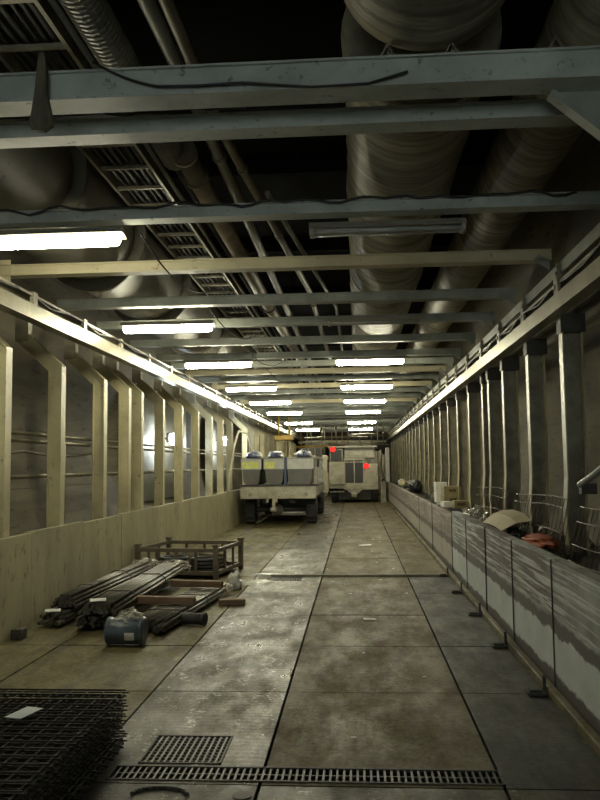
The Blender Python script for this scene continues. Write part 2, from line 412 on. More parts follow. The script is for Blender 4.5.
# floodlights in the gap outside the left columns
def flood(x, y, z):
    r = empty('floodlight', (x, y, z), '', 'floodlight')
    MB().box((-.04, 0, .02), (.08, .20, .20), bev=.02).build('housing', 'dark_steel', r)
    MB().box((.07, 0, -.02), (.13, .27, .25), bev=.04).build('lens', 'flood', r)
    MB().b2((-.20, -.02, -.02), (-.10, .02, .02)).build('bracket', 'bracket', r)
    return r
f0 = flood(-4.05, 17.35, 2.28)
tag(f0, 'glaring white floodlight seen between left columns, nearest one', 'floodlight', 'floodlights behind the left columns')
f1 = dup(f0); f1.location = (-4.05, 24.2, 2.45); tag(f1, 'white floodlight behind the left columns just before the flatbed truck', 'floodlight', 'floodlights behind the left columns')

for k, (a, b_) in enumerate(((15.7, 20.4), (23.6, 28.5))):
    m = MB(); n_ = 14
    A = [m.bm.verts.new((-4.36 + .02 * math.sin(q * 1.9), a + (b_ - a) * q / n_, .95)) for q in range(n_ + 1)]; B = [m.bm.verts.new((-4.36 + .03 * math.sin(q * 1.3), v.co.y, 3.1)) for q, v in enumerate(A)]
    for q in range(n_): m.bm.faces.new((A[q], A[q + 1], B[q + 1], B[q])).smooth = True
    o = m.build('white_tarpaulin', 'white_plastic'); md = o.modifiers.new('thickness', 'SOLIDIFY'); md.thickness = .006
    tag(o, 'white lit tarpaulin behind the left columns, %s' % ('nearer one by the glaring floodlight', 'farther one near the flatbed truck')[k], 'tarpaulin')
# pale hoses on the left by the flatbed truck
tag(MB().tube([(-3.34, 20.9, .99), (-3.34, 21.0, 1.4), (-3.34, 21.7, 2.1), (-3.34, 22.5, 2.55), (-3.34, 22.8, 2.66), (-3.34, 24.6, 2.66), (-3.34, 25.2, 2.4), (-3.34, 25.8, 1.6), (-3.34, 25.9, .99)], .035, 8).build('bent_hose', 'hose_pale'), 'pale bent hose arching along left wall by the flatbed truck', 'hose')

# ------------------------------------------------------------------ right columns
RCY = [1.55, 3.1, 4.65, 6.25, 7.84, 9.39, 10.96, 12.15, 12.74, 14.3, 15.9, 17.5, 19.1, 20.7, 22.3, 23.6, 25.3, 26.9, 28.5, 30.1, 31.7, 33.3, 34.9, 36.5, 38.1, 39.7, 41.3, 42.9, 44.5, 46.1]
def right_column():
    r = empty('steel_column', (0, 0, 0), '', 'column')
    path = [(2.0, 3.04), (2.0, 1.5), (1.975, 1.15), (1.99, .72)]
    a = MB(); path_prism(a, path, 0, .014, -.06, .07); a.build('inner_flange', 'column', r)
    a = MB(); path_prism(a, path, .014, .186, .03, .05); a.build('web', 'bracket', r)  # darker than the flanges: shade of the recess put into its colour
    a = MB(); path_prism(a, path, .186, .20, -.04, .07); a.build('outer_flange', 'column', r)
    MB().b2((1.985, -.08, 2.90), (2.22, .08, 3.08)).build('head_block', 'dark_steel', r)
    return r
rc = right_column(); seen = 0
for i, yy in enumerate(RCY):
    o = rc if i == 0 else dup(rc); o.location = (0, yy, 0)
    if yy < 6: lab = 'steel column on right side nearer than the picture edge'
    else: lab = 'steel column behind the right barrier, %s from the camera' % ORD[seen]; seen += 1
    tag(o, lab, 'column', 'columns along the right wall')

# ------------------------------------------------------------------ rails along both sides
def rail_set(side):
    s = 1 if side == 'right' else -1
    x = 1.86 if s > 0 else 3.18; z = 3.05 if s > 0 else 3.14
    r = empty('side_rail', (0, 0, 0), 'long steel rail beam running below the roof on the %s side' % side, 'rail beam')
    def pr(name, prof, mat='rail'): MB().prism(prof, (0, YBACK + .3, 0), (s, 0, 0), (0, 0, 1), (0, 1, 0), 56).build(name, mat, r)
    pr('lower_beam', [(x, z), (x + .13, z), (x + .13, z + .15), (x + .11, z + .15), (x + .11, z + .175), (x + .06, z + .175), (x + .06, z + .15), (x, z + .15)])
    if s > 0: pr('upper_angle', [(x + .04, z + .33), (x + .055, z + .33), (x + .055, z + .42), (x + .13, z + .42), (x + .13, z + .435), (x + .04, z + .435)], 'beam')
    pr('hose_channel', [(x + .02, z + .235), (x + .12, z + .235), (x + .12, z + .26), (x + .02, z + .26)], 'bracket')
    b = MB()
    if s > 0: b.b2((x - .0, -.07, z + .151), (x + .03, .07, z + .36)); b.b2((x + .0, -.05, z + .26), (x + .12, -.035, z + .42))
    else: b.b2((x + .01, -.05, z + .151), (x + .05, .05, z + .28))
    if s > 0: b.b2((x - .012, .02, z + .19), (x + .0, .06, z + .23)); b.b2((x - .012, -.06, z + .30), (x + .0, -.02, z + .34))
    for v in b.bm.verts: v.co.x *= s
    k0 = b.build('bracket', 'bracket', r)
    for i in range(33):
        k = k0 if i == 0 else k0.copy()
        if i: C.objects.link(k); k.parent = r
        k.location = (0, -.1 + 1.5 * i + (.35 if s < 0 else 0), 0)
    for q in range(3 if s > 0 else 1):
        pts = []
        for i in range(90):
            yy = 1 + i * .55
            pts.append((s * (x + .02 + .035 * q + .02 * math.sin(i * 1.7 + q)), yy, z + .215 + .02 * q + .025 * math.sin(i * 2.3 + q * 2) + (.03 if i % 3 == 0 else 0)))
        MB().tube(pts, .014, 5).build('cable', 'cable', r)
rail_set('right'); rail_set('left')

# ------------------------------------------------------------------ roof beams
BMY = [4.09, 4.53, 6.13, 7.80, 9.5, 11.0, 12.7, 14.4, 15.6, 16.9, 18.3, 20.0, 21.6, 23.3, 24.9, 26.5, 28.1, 29.7, 31.3, 32.9, 34.5, 36.1, 37.7, 39.3, 40.9, 42.5, 44.1, 45.7, 47.3]
def ibeam(y, h, w, mat, x0=-3.62, x1=1.92):
    t = .012
    m = MB()
    m.b2((x0, -w / 2, 0), (x1, w / 2, t)); m.b2((x0, -w / 2, h - t), (x1, w / 2, h)); m.b2((x0, -w / 2 + .02, t), (x1, -w / 2 + .035, h - t))
    o = m.build('roof_beam', mat); o.location = (0, y, 3.6); return o
def end_plates(o, h, tan=False):
    m = MB(); m.prism([(1.74, .0), (1.90, -.10), (1.90, -.02), (1.80, .06)], (0, -.075, 0), (1, 0, 0), (0, 0, 1), (0, 1, 0), .012); m.build('end_bracket', 'beam', o)
    for sx in ((-3.52,) if tan else ()):
        m = MB(); m.b2((sx - .07, -.075, -.09), (sx + .07, -.06, h + .05))
        for a in (-.04, .04):
            for b_ in (-.05, .0): m.tube([(sx + a, -.095, b_), (sx + a, -.06, b_)], .014, 6)
        m.build('end_plate', 'beam_tan', o)
base_beam = {}
looks = {0: 'deep daylit beam with draped cable', 1: 'narrow daylit beam'}
for i, yy in enumerate(BMY):
    if i == 0: o = ibeam(yy, .16, .18, 'beam_daylit')
    elif i in (1, 2): o = ibeam(yy, .10, .15, 'beam_daylit')
    else:
        mat = 'beam_tan' if i in (3, 9, 11, 14) else 'beam'
        if mat not in base_beam: base_beam[mat] = ibeam(yy, .11, .15, mat); end_plates(base_beam[mat], .11, mat == 'beam_tan'); o = base_beam[mat]
        else: o = dup(base_beam[mat]); o.location = (0, yy, 3.6)
    lk = 'deep daylit steel' if i == 0 else 'daylit steel' if i < 3 else 'tan steel' if i in (3, 9, 11, 14) else 'grey steel'
    tag(o, '%s roof beam crossing the tunnel, %s from the camera' % (lk, ORD[i]), 'beam', 'roof beams')
# two beams out of the picture, behind the camera
for yy in (-3.2, -.2):
    o = ibeam(yy, .16, .18, 'beam'); tag(o, 'steel roof beam behind the camera', 'beam', 'roof beams behind the camera')
# gusset and side frame at the near right end of the first beam
gs = MB(); gs.prism([(1.08, 3.60), (1.92, 3.60), (1.92, 2.85)], (0, 4.17, 0), (1, 0, 0), (0, 0, 1), (0, 1, 0), .016)
gs.prism([(1.07, 3.605), (1.05, 3.585), (1.905, 2.83), (1.925, 2.85)], (0, 4.13, 0), (1, 0, 0), (0, 0, 1), (0, 1, 0), .09)
tag(gs.build('corner_gusset', 'beam'), 'triangular steel gusset plate under the right end of nearest roof beam', 'gusset')
# little chevron clips standing on the first beam under the ducts
for k, (xx, w) in enumerate(((.20, 'left'), (.53, 'middle'), (1.06, 'right'))):
    m = MB(); m.prism([(-.05, 0), (-.035, 0), (0, .06), (.035, 0), (.05, 0), (0, .085)], (0, 0, 0), (1, 0, 0), (0, 0, 1), (0, 1, 0), .05)
    o = m.build('duct_clip', 'rail'); o.location = (xx, 4.02, 3.755)
    tag(o, 'small chevron clip on top of the nearest roof beam, %s of three' % w, 'clip', 'chevron clips on the nearest beam')

# cables draped on the first three beams
def wob(a, b, amp, n, seed):
    a, b = Vector(a), Vector(b)
    return [a.lerp(b, k / n) + Vector((0, .01 * noise.noise(Vector((k * .5, seed, 1))), amp * noise.noise(Vector((k * .35, seed, 0))))) for k in range(n + 1)]
tag(MB().tube(sag((-1.35, 3.985, 3.79), (-1.0, 3.985, 3.64), .02, 8) + [(-.8, 3.985, 3.635), (-.55, 3.985, 3.64), (-.2, 3.985, 3.60), (.1, 3.985, 3.605), (.3, 3.985, 3.66)], .007, 6).build('draped_cable', 'cable'), 'thin dark cable draped across face of the nearest roof beam', 'cable')
tag(MB().tube(wob((-3.4, 4.44, 3.715), (-.6, 4.44, 3.715), .03, 40, 3), .009, 5).build('draped_cable', 'cable'), 'black cable lying on top of the second roof beam', 'cable')
tag(MB().tube(wob((-3.4, 6.035, 3.69), (1.7, 6.035, 3.69), .05, 60, 8), .011, 5).build('draped_cable', 'cable'), 'black cable tied along the third roof beam', 'cable')
for k in range(4):
    y0 = 8.6 + k * 3.1
    tag(MB().tube(sag((-1.75, y0 - 2.2, 3.585), (-1.55 + .1 * k, y0, 3.585), .18), .008, 5).build('lamp_cord', 'cable'), 'thin cord looping from the end of the %s left lamp' % ORD[k], 'cord')
# ragged strap hanging over the first beam
st = MB(); pr_ = [(-.012, .42), (.014, .42), (.028, .34), (.03, .2), (.055, .10), (.062, .02), (.02, -.01), (-.05, .005), (-.062, .03), (-.045, .12), (-.03, .24), (-.022, .35)]
st.prism(pr_, (-1.62, 3.955, 3.42), (1, 0, 0), (0, 0, 1), (0, 1, 0), .03)
hs = st.build('hanging_strap', 'oldwood'); tag(hs, 'ragged brown strap hanging over the nearest roof beam at left', 'strap')
MB().tube([(-1.62, 3.97, 3.83), (-1.62, 4.0, 3.86), (-1.62, 4.05, 3.80)], .006, 5).build('hook', 'cable', hs)

# ------------------------------------------------------------------ ducts and pipes overhead
def duct(name, x, z, r, y0, y1, mat, label, collars=(), wave=.0, step=.12, seg=32):
    o = empty(name, (x, y0, z), label, 'duct')
    pts, rr = [], []; k = 0; yy = 0
    while yy <= y1 - y0:
        pts.append((0, yy, 0)); rr.append(r * (1 + wave * math.sin(k * 1.9) + wave * .6 * math.sin(k * .7))); yy += step; k += 1
    MB().tube(pts, rr, seg).build('skin', mat, o)
    for c in collars:
        MB().tube([(0, c - y0 - .06, 0), (0, c - y0 - .05, 0), (0, c - y0 + .05, 0), (0, c - y0 + .06, 0)], [r * 1.0, r * 1.035, r * 1.035, r * 1.0], seg).build('collar', mat if mat != 'duct_grey' else 'pipe', o)
    return o
duct('ventilation_duct', .41, 4.26, .465, YBACK + .5, 4.12, 'duct', 'near piece of the large wound duct, ending above the nearest beam', (1.6,), .012)
duct('ventilation_duct', .44, 4.27, .47, 4.62, 49, 'duct', 'large wound ventilation duct under the roof right of centre', (4.75, 7.4, 10.4, 13.4, 16.4, 19.4, 22.4, 25.4, 28.4), .014)
duct('ventilation_duct', 1.47, 4.24, .285, YBACK + .5, 49, 'duct', 'smaller wound ventilation duct beside the large one, near right wall', (3.9, 9.2, 15, 21), .014)
# big grey duct at left: barrels with flared bells
o = empty('air_cassette_duct', (-3.05, 0, 4.36), 'huge smooth grey duct above the left lamps', 'duct')
yb = [-4, 2.2, 6.95, 9.0, 11.6, 15.2, 19.5, 24, 29, 34, 39, 44, 48]
for a, b_ in zip(yb, yb[1:]):
    L = b_ - a
    MB().tube([(0, a + .02, 0), (0, a + .10, 0), (0, a + .24, 0), (0, a + .45, 0), (0, b_ - .3, 0), (0, b_, 0)], [.64, .635, .60, .575, .56, .52], 40).build('barrel', 'duct_grey', o)
    MB().tube([(0, b_, 0), (0, b_ + .018, 0)], [.50, .50], 40).build('joint_ring', 'dark_steel', o)
def pipe(name, pts, r, mat, label, cat='pipe', ribs=0, rings=()):
    o = empty(name, (0, 0, 0), label, cat)
    if ribs:
        a, b_ = Vector(pts[0]), Vector(pts[-1]); n_ = int((b_ - a).length / ribs)
        MB().tube([a.lerp(b_, k / n_) for k in range(n_ + 1)], [r * (1 if k % 4 < 2 else .94) for k in range(n_ + 1)], 16, smooth=False).build('hose_wall', mat, o)
    else: MB().tube(pts, r, 14).build('pipe_wall', mat, o)
    for yy in rings:
        p0 = None
        for a, b_ in zip(pts, pts[1:]):
            if a[1] <= yy <= b_[1]: p0 = Vector(a).lerp(Vector(b_), (yy - a[1]) / (b_[1] - a[1]))
        if p0: MB().tube([p0 - V(0, .03, 0), p0 + V(0, .03, 0)], r * 1.25, 14).build('flange', mat, o)
    return o
pipe('corrugated_hose', [(-1.50, -4, 4.30), (-1.50, 6.6, 4.30)], .12, 'pipe', 'thick ribbed hose under the roof at upper left', 'hose', .012)
pipe('roof_pipe', [(-1.40, 6.4, 4.28), (-1.40, 12, 4.28), (-1.33, 20, 4.28), (-1.33, 48, 4.28)], .095, 'pipe_brown', 'thick brownish pipe running along the roof left of centre', rings=(6.45, 7.0, 9.8, 13, 17, 21, 25))
pipe('roof_pipe', [(-1.26, -4, 4.34), (-1.14, 6, 4.34), (-1.14, 48, 4.34)], .05, 'pipe', 'thin grey roof pipe next to the thick hose', rings=(6.7, 10, 14, 18, 22))
pipe('roof_pipe', [(-1.10, -4, 4.30), (-1.02, 6, 4.30), (-.66, 12, 4.30), (-.6, 20, 4.3), (-.6, 48, 4.3)], .04, 'pipe_brown', 'thin pipe drifting towards the centre of the roof', rings=(6.9, 9, 13, 17))
pipe('roof_pipe', [(-.86, 8, 4.45), (-.3, 14, 4.45), (-.25, 48, 4.45)], .03, 'pipe', 'slim dark pipe under the middle of the roof')
pipe('roof_pipe', [(-1.66, -4, 4.5), (-1.66, 48, 4.5)], .03, 'cable', 'slim black conduit between cable ladder and thick hose')
pipe('roof_pipe', [(-1.75, -4, 4.42), (-1.75, 48, 4.42)], .022, 'pipe', 'thin grey conduit beside the cable ladder')
# cable ladder
o = empty('cable_ladder', (0, 0, 0), 'steel cable ladder full of cables hung under the roof at left', 'cable ladder')
for xx in (-2.38, -1.88): MB().b2((xx - .015, -4, 4.46), (xx + .015, 48, 4.56))  .build('side_rail', 'bracket', o)
rg = MB().b2((-2.365, -.02, 4.47), (-1.895, .02, 4.50)).build('rung', 'bracket', o)
for k in range(62):
    q = rg if k == 0 else rg.copy()
    if k: C.objects.link(q); q.parent = o
    q.location = (0, 1.75 + k * .55, 0)
for k in range(6):
    xx = -2.30 + k * .07
    MB().tube([(xx + .025 * noise.noise(Vector((i * .6, k * 3, 0))), -4 + i * .5, 4.525 + .012 * noise.noise(Vector((i * .8, k, 5)))) for i in range(104)], .016 + .004 * (k % 3), 6).build('cable', 'cable', o)
# hanger rods holding ducts
# cross joists above: dark
for k, yy in enumerate([2.5, 5.2, 8.6, 11.8, 15, 18.2, 21.4, 24.6, 28, 32, 36, 40]):
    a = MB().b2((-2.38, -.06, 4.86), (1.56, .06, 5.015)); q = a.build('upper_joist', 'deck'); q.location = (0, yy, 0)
    tag(q, 'dark upper joist above the roof ducts, %s from the camera' % ORD[k], 'joist', 'dark joists above the ducts')

# ------------------------------------------------------------------ lamps
def lamp(lit):
    r = empty('fluorescent_lamp', (0, 0, 0), '', 'lamp')
    m = MB(); m.prism([(-.05, .0), (-.115, -.057), (-.105, -.062), (-.045, -.04), (.045, -.04), (.105, -.062), (.115, -.057), (.05, .0)], (-.62, 0, 0), (0, 1, 0), (0, 0, 1), (1, 0, 0), 1.24)
    m.build('housing', 'lamp_body', r)
    if lit == 'tube':
        n_ = 6; P = [(-.60 - .0 + .05 * (1 - math.cos(PI / 2 * k / n_)) , .05 * math.sin(PI / 2 * k / n_) + .004) for k in range(n_ + 1)]
        xs = [p[0] for p in P] + [-p[0] for p in reversed(P)]; rr = [p[1] for p in P] + [p[1] for p in reversed(P)]
        MB().tube([(x, 0, -.092) for x in xs], rr, 16).build('bloom_capsule', lit, r)  # capsule fattened and rounded to imitate the bloom round lit tubes
        return r
    for s in (-1, 1):
        MB().tube([(-.585, s * .04, -.072), (.585, s * .04, -.072)], .021, 10).build('tube', lit, r)
    for s in (-1, 1):
        MB().b2((s * .60 - .018, -.07, -.098), (s * .60 + .018, .07, -.045), bev=.006).build('end_cap', 'lamp_body', r)
    return r
La = lamp('tube'); Lo = lamp('lamp_off')
LY = [6.2, 10.35, 14.25, 18.85, 23.1, 27.8, 34.6, 41.2]
for i, yy in enumerate(LY):
    o = La if i == 0 else dup(La); o.location = (-2.46, yy, 3.575)
    tag(o, 'lit fluorescent tube lamp, %s of the left row from the camera' % ORD[i], 'lamp', 'lit lamps of the left row')
for i, yy in enumerate(LY[2:]):
    o = dup(La); o.location = (.28, yy, 3.575)
    tag(o, 'lit fluorescent tube lamp, %s of the right row from the camera' % ORD[i], 'lamp', 'lit lamps of the right row')
for i, yy in enumerate(LY[:2]):
    o = Lo if i == 0 else dup(Lo); o.location = (.28, yy + .1, 3.585)
    tag(o, 'unlit fluorescent lamp below the %s' % ('third roof beam' if i == 0 else 'fifth roof beam by the large duct'), 'lamp', 'unlit lamps of the right row')
# ------------------------------------------------------------------ gratings
def grating(name, x0, x1, y0, y1, nb, along, label, cross=3):
    o = empty(name, ((x0 + x1) / 2, (y0 + y1) / 2, 0), label, 'grate'); w, d = (x1 - x0) / 2, (y1 - y0) / 2
    f = MB()
    for lo, hi in (((-w, -d), (w, -d + .012)), ((-w, d - .012), (w, d)), ((-w, -d), (-w + .012, d)), ((w - .012, -d), (w, d))): f.b2((lo[0], lo[1], -.05), (hi[0], hi[1], .004))
    f.build('frame', 'dark_steel', o)
    m = MB()
    for k in range(1, nb):
        t = k / nb
        if along == 'Y': m.b2((-w + 2 * w * t - .006, -d, -.04), (-w + 2 * w * t + .006, d, 0))
        else: m.b2((-w, -d + 2 * d * t - .005, -.04), (w, -d + 2 * d * t + .005, 0))
    for k in range(1, cross + 1):
        t = k / (cross + 1)
        if along == 'Y': m.b2((-w, -d + 2 * d * t - .004, -.015), (w, -d + 2 * d * t + .004, -.001))
        else: m.b2((-w + 2 * w * t - .004, -d, -.015), (-w + 2 * w * t + .004, d, -.001))
    m.build('bars', 'grate_steel', o)
    return o
grating('floor_grate', -1.25, -.78, 4.56, 5.02, 13, 'Y', 'square steel floor grate by the mesh stack', 9)
grating('trench_grate', -1.36, .74, 4.32, 4.52, 58, 'Y', 'long narrow trench grate across the floor at the bottom', 1)
grating('floor_grate', -1.34, -.82, 11.66, 12.02, 14, 'Y', 'small far floor grate beside the steel stillage', 4)
def patch(x, y, rx, ry, seed, label):
    m = MB(); n_ = 26
    vs = [m.bm.verts.new((rx * math.cos(a) * (1 + .55 * noise.noise(Vector((math.cos(a) * 2, math.sin(a) * 2, seed)))), ry * math.sin(a) * (1 + .55 * noise.noise(Vector((math.cos(a) * 2, math.sin(a) * 2, seed + 5)))), .0035)) for a in [2 * PI * k / n_ for k in range(n_)]]
    m.bm.faces.new(vs); top = list(vs)
    lo = [m.bm.verts.new((v.co.x * 1.04, v.co.y * 1.04, .0)) for v in vs]
    for k in range(n_): m.bm.faces.new((vs[k], lo[k], lo[(k + 1) % n_], vs[(k + 1) % n_]))
    tag(m.build('cement_spill_glint', 'spill', None, (x, y, .001)), label, 'spill')
patch(-1.52, 11.55, .24, .30, 2, 'wet cement spill with painted pale reflection in front of the far floor grate')
patch(-1.42, 12.35, .30, .12, 8, 'narrow wet spill with painted pale reflection just behind the far floor grate')
# lifting recess and small lids in the near slab
m = MB()
for k in range(13):
    a0, a1 = PI * k / 13, PI * (k + 1) / 13
    m.tube([(.14 * math.cos(a0), .05 * math.sin(a0) * 1.6, 0), (.14 * math.cos(a1), .05 * math.sin(a1) * 1.6, 0)], .014, 6)
tag(m.build('lifting_eye', 'dark_steel', None, (-1.02, 4.13, .002)), 'curved dark lifting bar in the near slab below the grate', 'bar')
tag(MB().tube([(0, 0, -.01), (0, 0, .004)], .05, 20).build('floor_plug', 'dark_steel', None, (-.60, 4.14, 0)), 'small round dark plug in the near floor slab', 'plug')

# clips at the foot of the barrier joints
def clip():
    m = MB(); m.b2((-.075, -.06, 0), (.06, .06, .018)); m.b2((-.06, -.035, .018), (.03, -.005, .035)); m.b2((.04, -.014, .0), (.062, .014, .13)); m.b2((-.06, .02, .015), (.04, .04, .03))
    return m.build('barrier_clip', 'dark_steel')
ck = clip()
for i, yy in enumerate([6.0, 7.5, 9.02, 10.55, 12.1]):
    q = ck if i == 0 else ck.copy()
    if i: C.objects.link(q)
    q.location = (1.27, yy, .0); tag(q, 'black clip at foot of the barrier joint, %s from the camera' % ORD[i], 'clip', 'clips at the foot of the barrier')
sm = MB().b2((0, -.005, .0), (.010, .005, .93)).build('joint_strip', 'dark_steel')
for i, yy in enumerate([6.0, 7.5, 9.02, 10.55, 12.1, 15.2, 18.3]):
    q = sm if i == 0 else sm.copy()
    if i: C.objects.link(q)
    q.location = (1.394, yy, .02); tag(q, 'dark upright strip over the barrier joint, %s from the camera' % ORD[i], 'strip', 'strips over the barrier joints')
q = MB().b2((-.06, -.06, 0), (.06, .06, .1), bev=.01).build('wall_clip', 'dark_steel', None, (-3.31, 7.75, 0)); tag(q, 'small dark clip at the foot of the left wall', 'clip')

# ------------------------------------------------------------------ stack of mesh sheets
def sheet():
    r = empty('rebar_mesh_sheet', (0, 0, 0), '', 'mesh sheet')
    m = MB(); R_ = .0047
    for k in range(20): m.tube([(-1.88 + k * .0985, 0, R_), (-1.88 + k * .0985, -3.3, R_)], R_, 5, smooth=False)
    for k in range(34): m.tube([(-1.90, -.03 - k * .0985, 3 * R_), (.02, -.03 - k * .0985, 3 * R_)], R_, 5, smooth=False)
    m.build('wire_grid', 'mesh_steel', r); return r
s0 = sheet(); N = 18
for k in range(N):
    o = s0 if k == 0 else dup(s0)
    o.location = (-1.40 + random.uniform(-.018, .016), 4.80 + random.uniform(-.02, .02), k * .0192)
    o.rotation_euler.z = random.uniform(-.004, .004)
    top = k == N - 1
    if top: o.location = (-1.40, 4.80, k * .0192); o.rotation_euler.z = 0
    tag(o, 'topmost dark welded rebar mesh sheet carrying a pale paper tag' if top else 'dark welded rebar mesh sheet lower in the stack at bottom left', 'mesh sheet', None if top else 'stacked mesh sheets below the top one')
    if top:
        m = MB(); m.box((0, 0, 0), (.10, .19, .004)); t = m.build('paper_tag', 'tag', o, (-.40, -.50, .0205), -.25); t['label'] = 'pale blue paper tag'

# ------------------------------------------------------------------ rebar bundles
def bundle(a, b_, rows, label, mat='rebar', R_=.020, jitter=.10, wrap=True, tagged=False, squeeze=1.0):
    a, b_ = Vector(a), Vector(b_)
    d = (b_ - a); L = d.length
    o = empty('rebar_bundle', a, label, 'rebar bundle', 'bundles of steel bars on the floor')
    ang = math.atan2(-d.x, d.y); o.rotation_euler = (math.asin(d.z / L), 0, ang)
    rod = MB().tube([(0, 0, 0), (0, L, 0)], R_, 7).build('bar', mat, o); first = True
    hh = 0
    for ri, n_ in enumerate(rows):
        for k in range(n_):
            q = rod if first else rod.copy()
            if not first: C.objects.link(q); q.parent = o
            first = False
            q.location = ((k - (n_ - 1) / 2) * R_ * 2.2 * squeeze, random.uniform(-jitter, jitter), R_ + ri * R_ * 1.76)
            hh = max(hh, R_ * 2 + ri * R_ * 1.76)
    w = max(rows) * R_ * 1.1
    for t in (.22, .62):
        m = MB(); P = [(-w - .006, -.004), (w + .006, -.004), (w + .004, hh * .6), (rows[-1] * R_ + .005, hh + .006), (-rows[-1] * R_ - .005, hh + .006), (-w - .004, hh * .6)]
        m.tube([(x, L * t, z) for x, z in P + P[:1]], .006, 5); m.build('tie_wire', 'mesh_steel', o)
    if wrap:
        m = MB(); m.blob((0, L + .02, hh * .5), (w * 1.15 + .02, .20, hh * .72), .35, 2.2, 4, -hh * .5, seed=len(label)); m.build('plastic_wrap', 'film', o)['label'] = 'clear crumpled plastic over the bar ends'
    if tagged:
        m = MB(); m.box((0, 0, 0), (.16, .07, .003), Matrix.Rotation(.25, 4, 'X')); m.build('paper_tag', 'paper', o, (-.02, .06, hh + .02), .3)
    return o
# lower layer
bundle((-3.19, 8.30, .035), (-3.05, 11.0, .035), [6, 6, 5], 'dark steel bar bundle lowest on the left, against the wall', tagged=True, wrap=False)
bundle((-2.73, 8.16, .035), (-2.73, 11.0, .035), [7, 7, 6], 'dark steel bar bundle on the floor under the long top bundle', wrap=False)
bundle((-2.10, 7.95, .035), (-1.88, 10.4, .035), [9, 9, 8], 'dark steel bar bundle on the right, crossed by two wooden battens', squeeze=1.05)
# upper layer
bundle((-3.13, 8.52, .165), (-3.02, 11.3, .19), [7, 6, 5, 3], 'upper steel bar bundle next to the wall with plastic-wrapped end', jitter=.05)
bundle((-2.62, 8.05, .185), (-2.63, 11.35, .20), [9, 8, 6], 'long upper steel bar bundle with white tag at near end', tagged=True, jitter=.05)
for k, (p, r_, sz) in enumerate((((-2.60, 8.95, .03), 0, 0), ((-2.6, 10.6, .03), 0, 0))):
    pass
def batten(a, b_, w, h, label):
    a, b_ = Vector(a), Vector(b_); d = b_ - a
    m = MB(); m.b2((0, -w / 2, 0), (d.length, w / 2, h), bev=.006)
    return tag(m.build('wooden_batten', 'wood', None, a, math.atan2(d.y, d.x)), label, 'batten', 'wooden battens among the steel bars')
batten((-2.47, 8.86, .155), (-1.78, 8.78, .155), .09, .08, 'brown wooden batten across right bar bundle, the nearer one')
batten((-2.36, 10.12, .155), (-1.68, 9.98, .155), .09, .08, 'brown wooden batten across right bar bundle, the farther one')
batten((-1.66, 9.62, .0), (-1.36, 9.70, .0), .12, .07, 'short brown wooden batten on the floor right of the bars')
tag(MB().tube([(-2.0, 8.52, .065), (-1.60, 8.42, .065)], .06, 16).tube([(-1.64, 8.43, .065), (-1.595, 8.419, .065)], .065, 16).build('pipe_stub', 'cable'), 'short black pipe sticking out under the right bar bundle', 'pipe')
# blue drum / wrapped coil
o = empty('wrapped_coil', (-2.17, 7.50, .13), 'blue plastic-wrapped coil with white label in front of the bars', 'coil')
m = MB(); rr = [.105, .125, .128, .119, .121, .119, .128, .125, .105]; xs = [-.18, -.175, -.14, -.13, 0, .13, .14, .175, .18]
m.tube([(x, 0, 0) for x in xs], rr, 28); m.build('coil_body', 'blue_film', o)
for sx in (-.155, .155):
    m = MB(); m.tube([(sx - .018, 0, 0), (sx + .018, 0, 0)], .130, 28); m.build('end_ring', 'blue_film', o)
m = MB()
for k in range(6):
    pass
a0 = -.25
P = []
for k in range(6):
    a = PI + .05 + .60 * (k / 5 - .5) - .30
    P.append((math.cos(a) * .1245, -math.sin(a) * .1245))
A = [m.bm.verts.new((.015, y, z)) for y, z in P]; B = [m.bm.verts.new((.105, y, z)) for y, z in P]
for k in range(5): m.bm.faces.new((A[k], A[k + 1], B[k + 1], B[k]))
m.build('paper_label', 'paper', o)
m = MB(); m.blob((.03, .02, .115), (.15, .11, .07), .5, 2.4, 3, -.03, 5); m.build('plastic_wrap', 'film', o)

# ------------------------------------------------------------------ steel stillage behind the bars
o = empty('steel_stillage', (-2.08, 11.80, 0), 'open rusty steel stillage frame standing by the left wall', 'stillage', rot=-.16)
W, D, Hs = 1.24, 1.22, .42
for px, py in ((0, 0), (-W, 0), (0, D), (-W, D)):
    m = MB(); m.b2((px - .035, py - .035, 0), (px + .035, py + .035, .50), bev=.005); m.b2((px - .045, py - .045, .47), (px + .045, py + .045, .50)); m.build('corner_post', 'stillage', o)
for z, nme in ((Hs, 'top_rail'), (.09, 'base_rail')):
    for lo, hi in (((-W, -.022), (0, .022)), ((-W, D - .022), (0, D + .022)), ((-.022, 0), (.022, D)), ((-W - .022, 0), (-W + .022, D))):
        MB().b2((lo[0], lo[1], z - .03), (hi[0], hi[1], z + .025)).build(nme, 'stillage', o)
for k in range(1, 4):
    for py in (0, D): MB().b2((-W * k / 4 - .02, py - .015, .1), (-W * k / 4 + .02, py + .015, Hs - .03)).build('mid_post', 'stillage', o)
for k in range(1, 3):
    for px in (0, -W): MB().b2((px - .015, D * k / 3 - .02, .1), (px + .015, D * k / 3 + .02, Hs - .03)).build('mid_post', 'stillage', o)
MB().b2((-W, 0, .05), (0, D, .065)).build('base_plate', 'dark_steel', o)
def in_still(x, y, z):   # stillage coordinates to the place
    c, s = math.cos(-.16), math.sin(-.16); return (-2.08 + x * c - y * s, 11.80 + x * s + y * c, z)
def coil(name, p, r, t, mat, label, n_=4):
    m = MB()
    for k in range(n_):
        m.tube([(math.cos(a) * r, math.sin(a) * r, t + k * t * 1.7) for a in [2 * PI * q / 24 for q in range(25)]], t, 7)
    return tag(m.build(name, mat, None, p), label, 'coil')
coil('hose_coil', in_still(-.80, .35, .066), .20, .032, 'cable', 'black hose coil inside the stillage at its left')
coil('hose_coil', in_still(-.30, .38, .066), .20, .030, 'cable', 'black hose coil inside stillage at the right front')
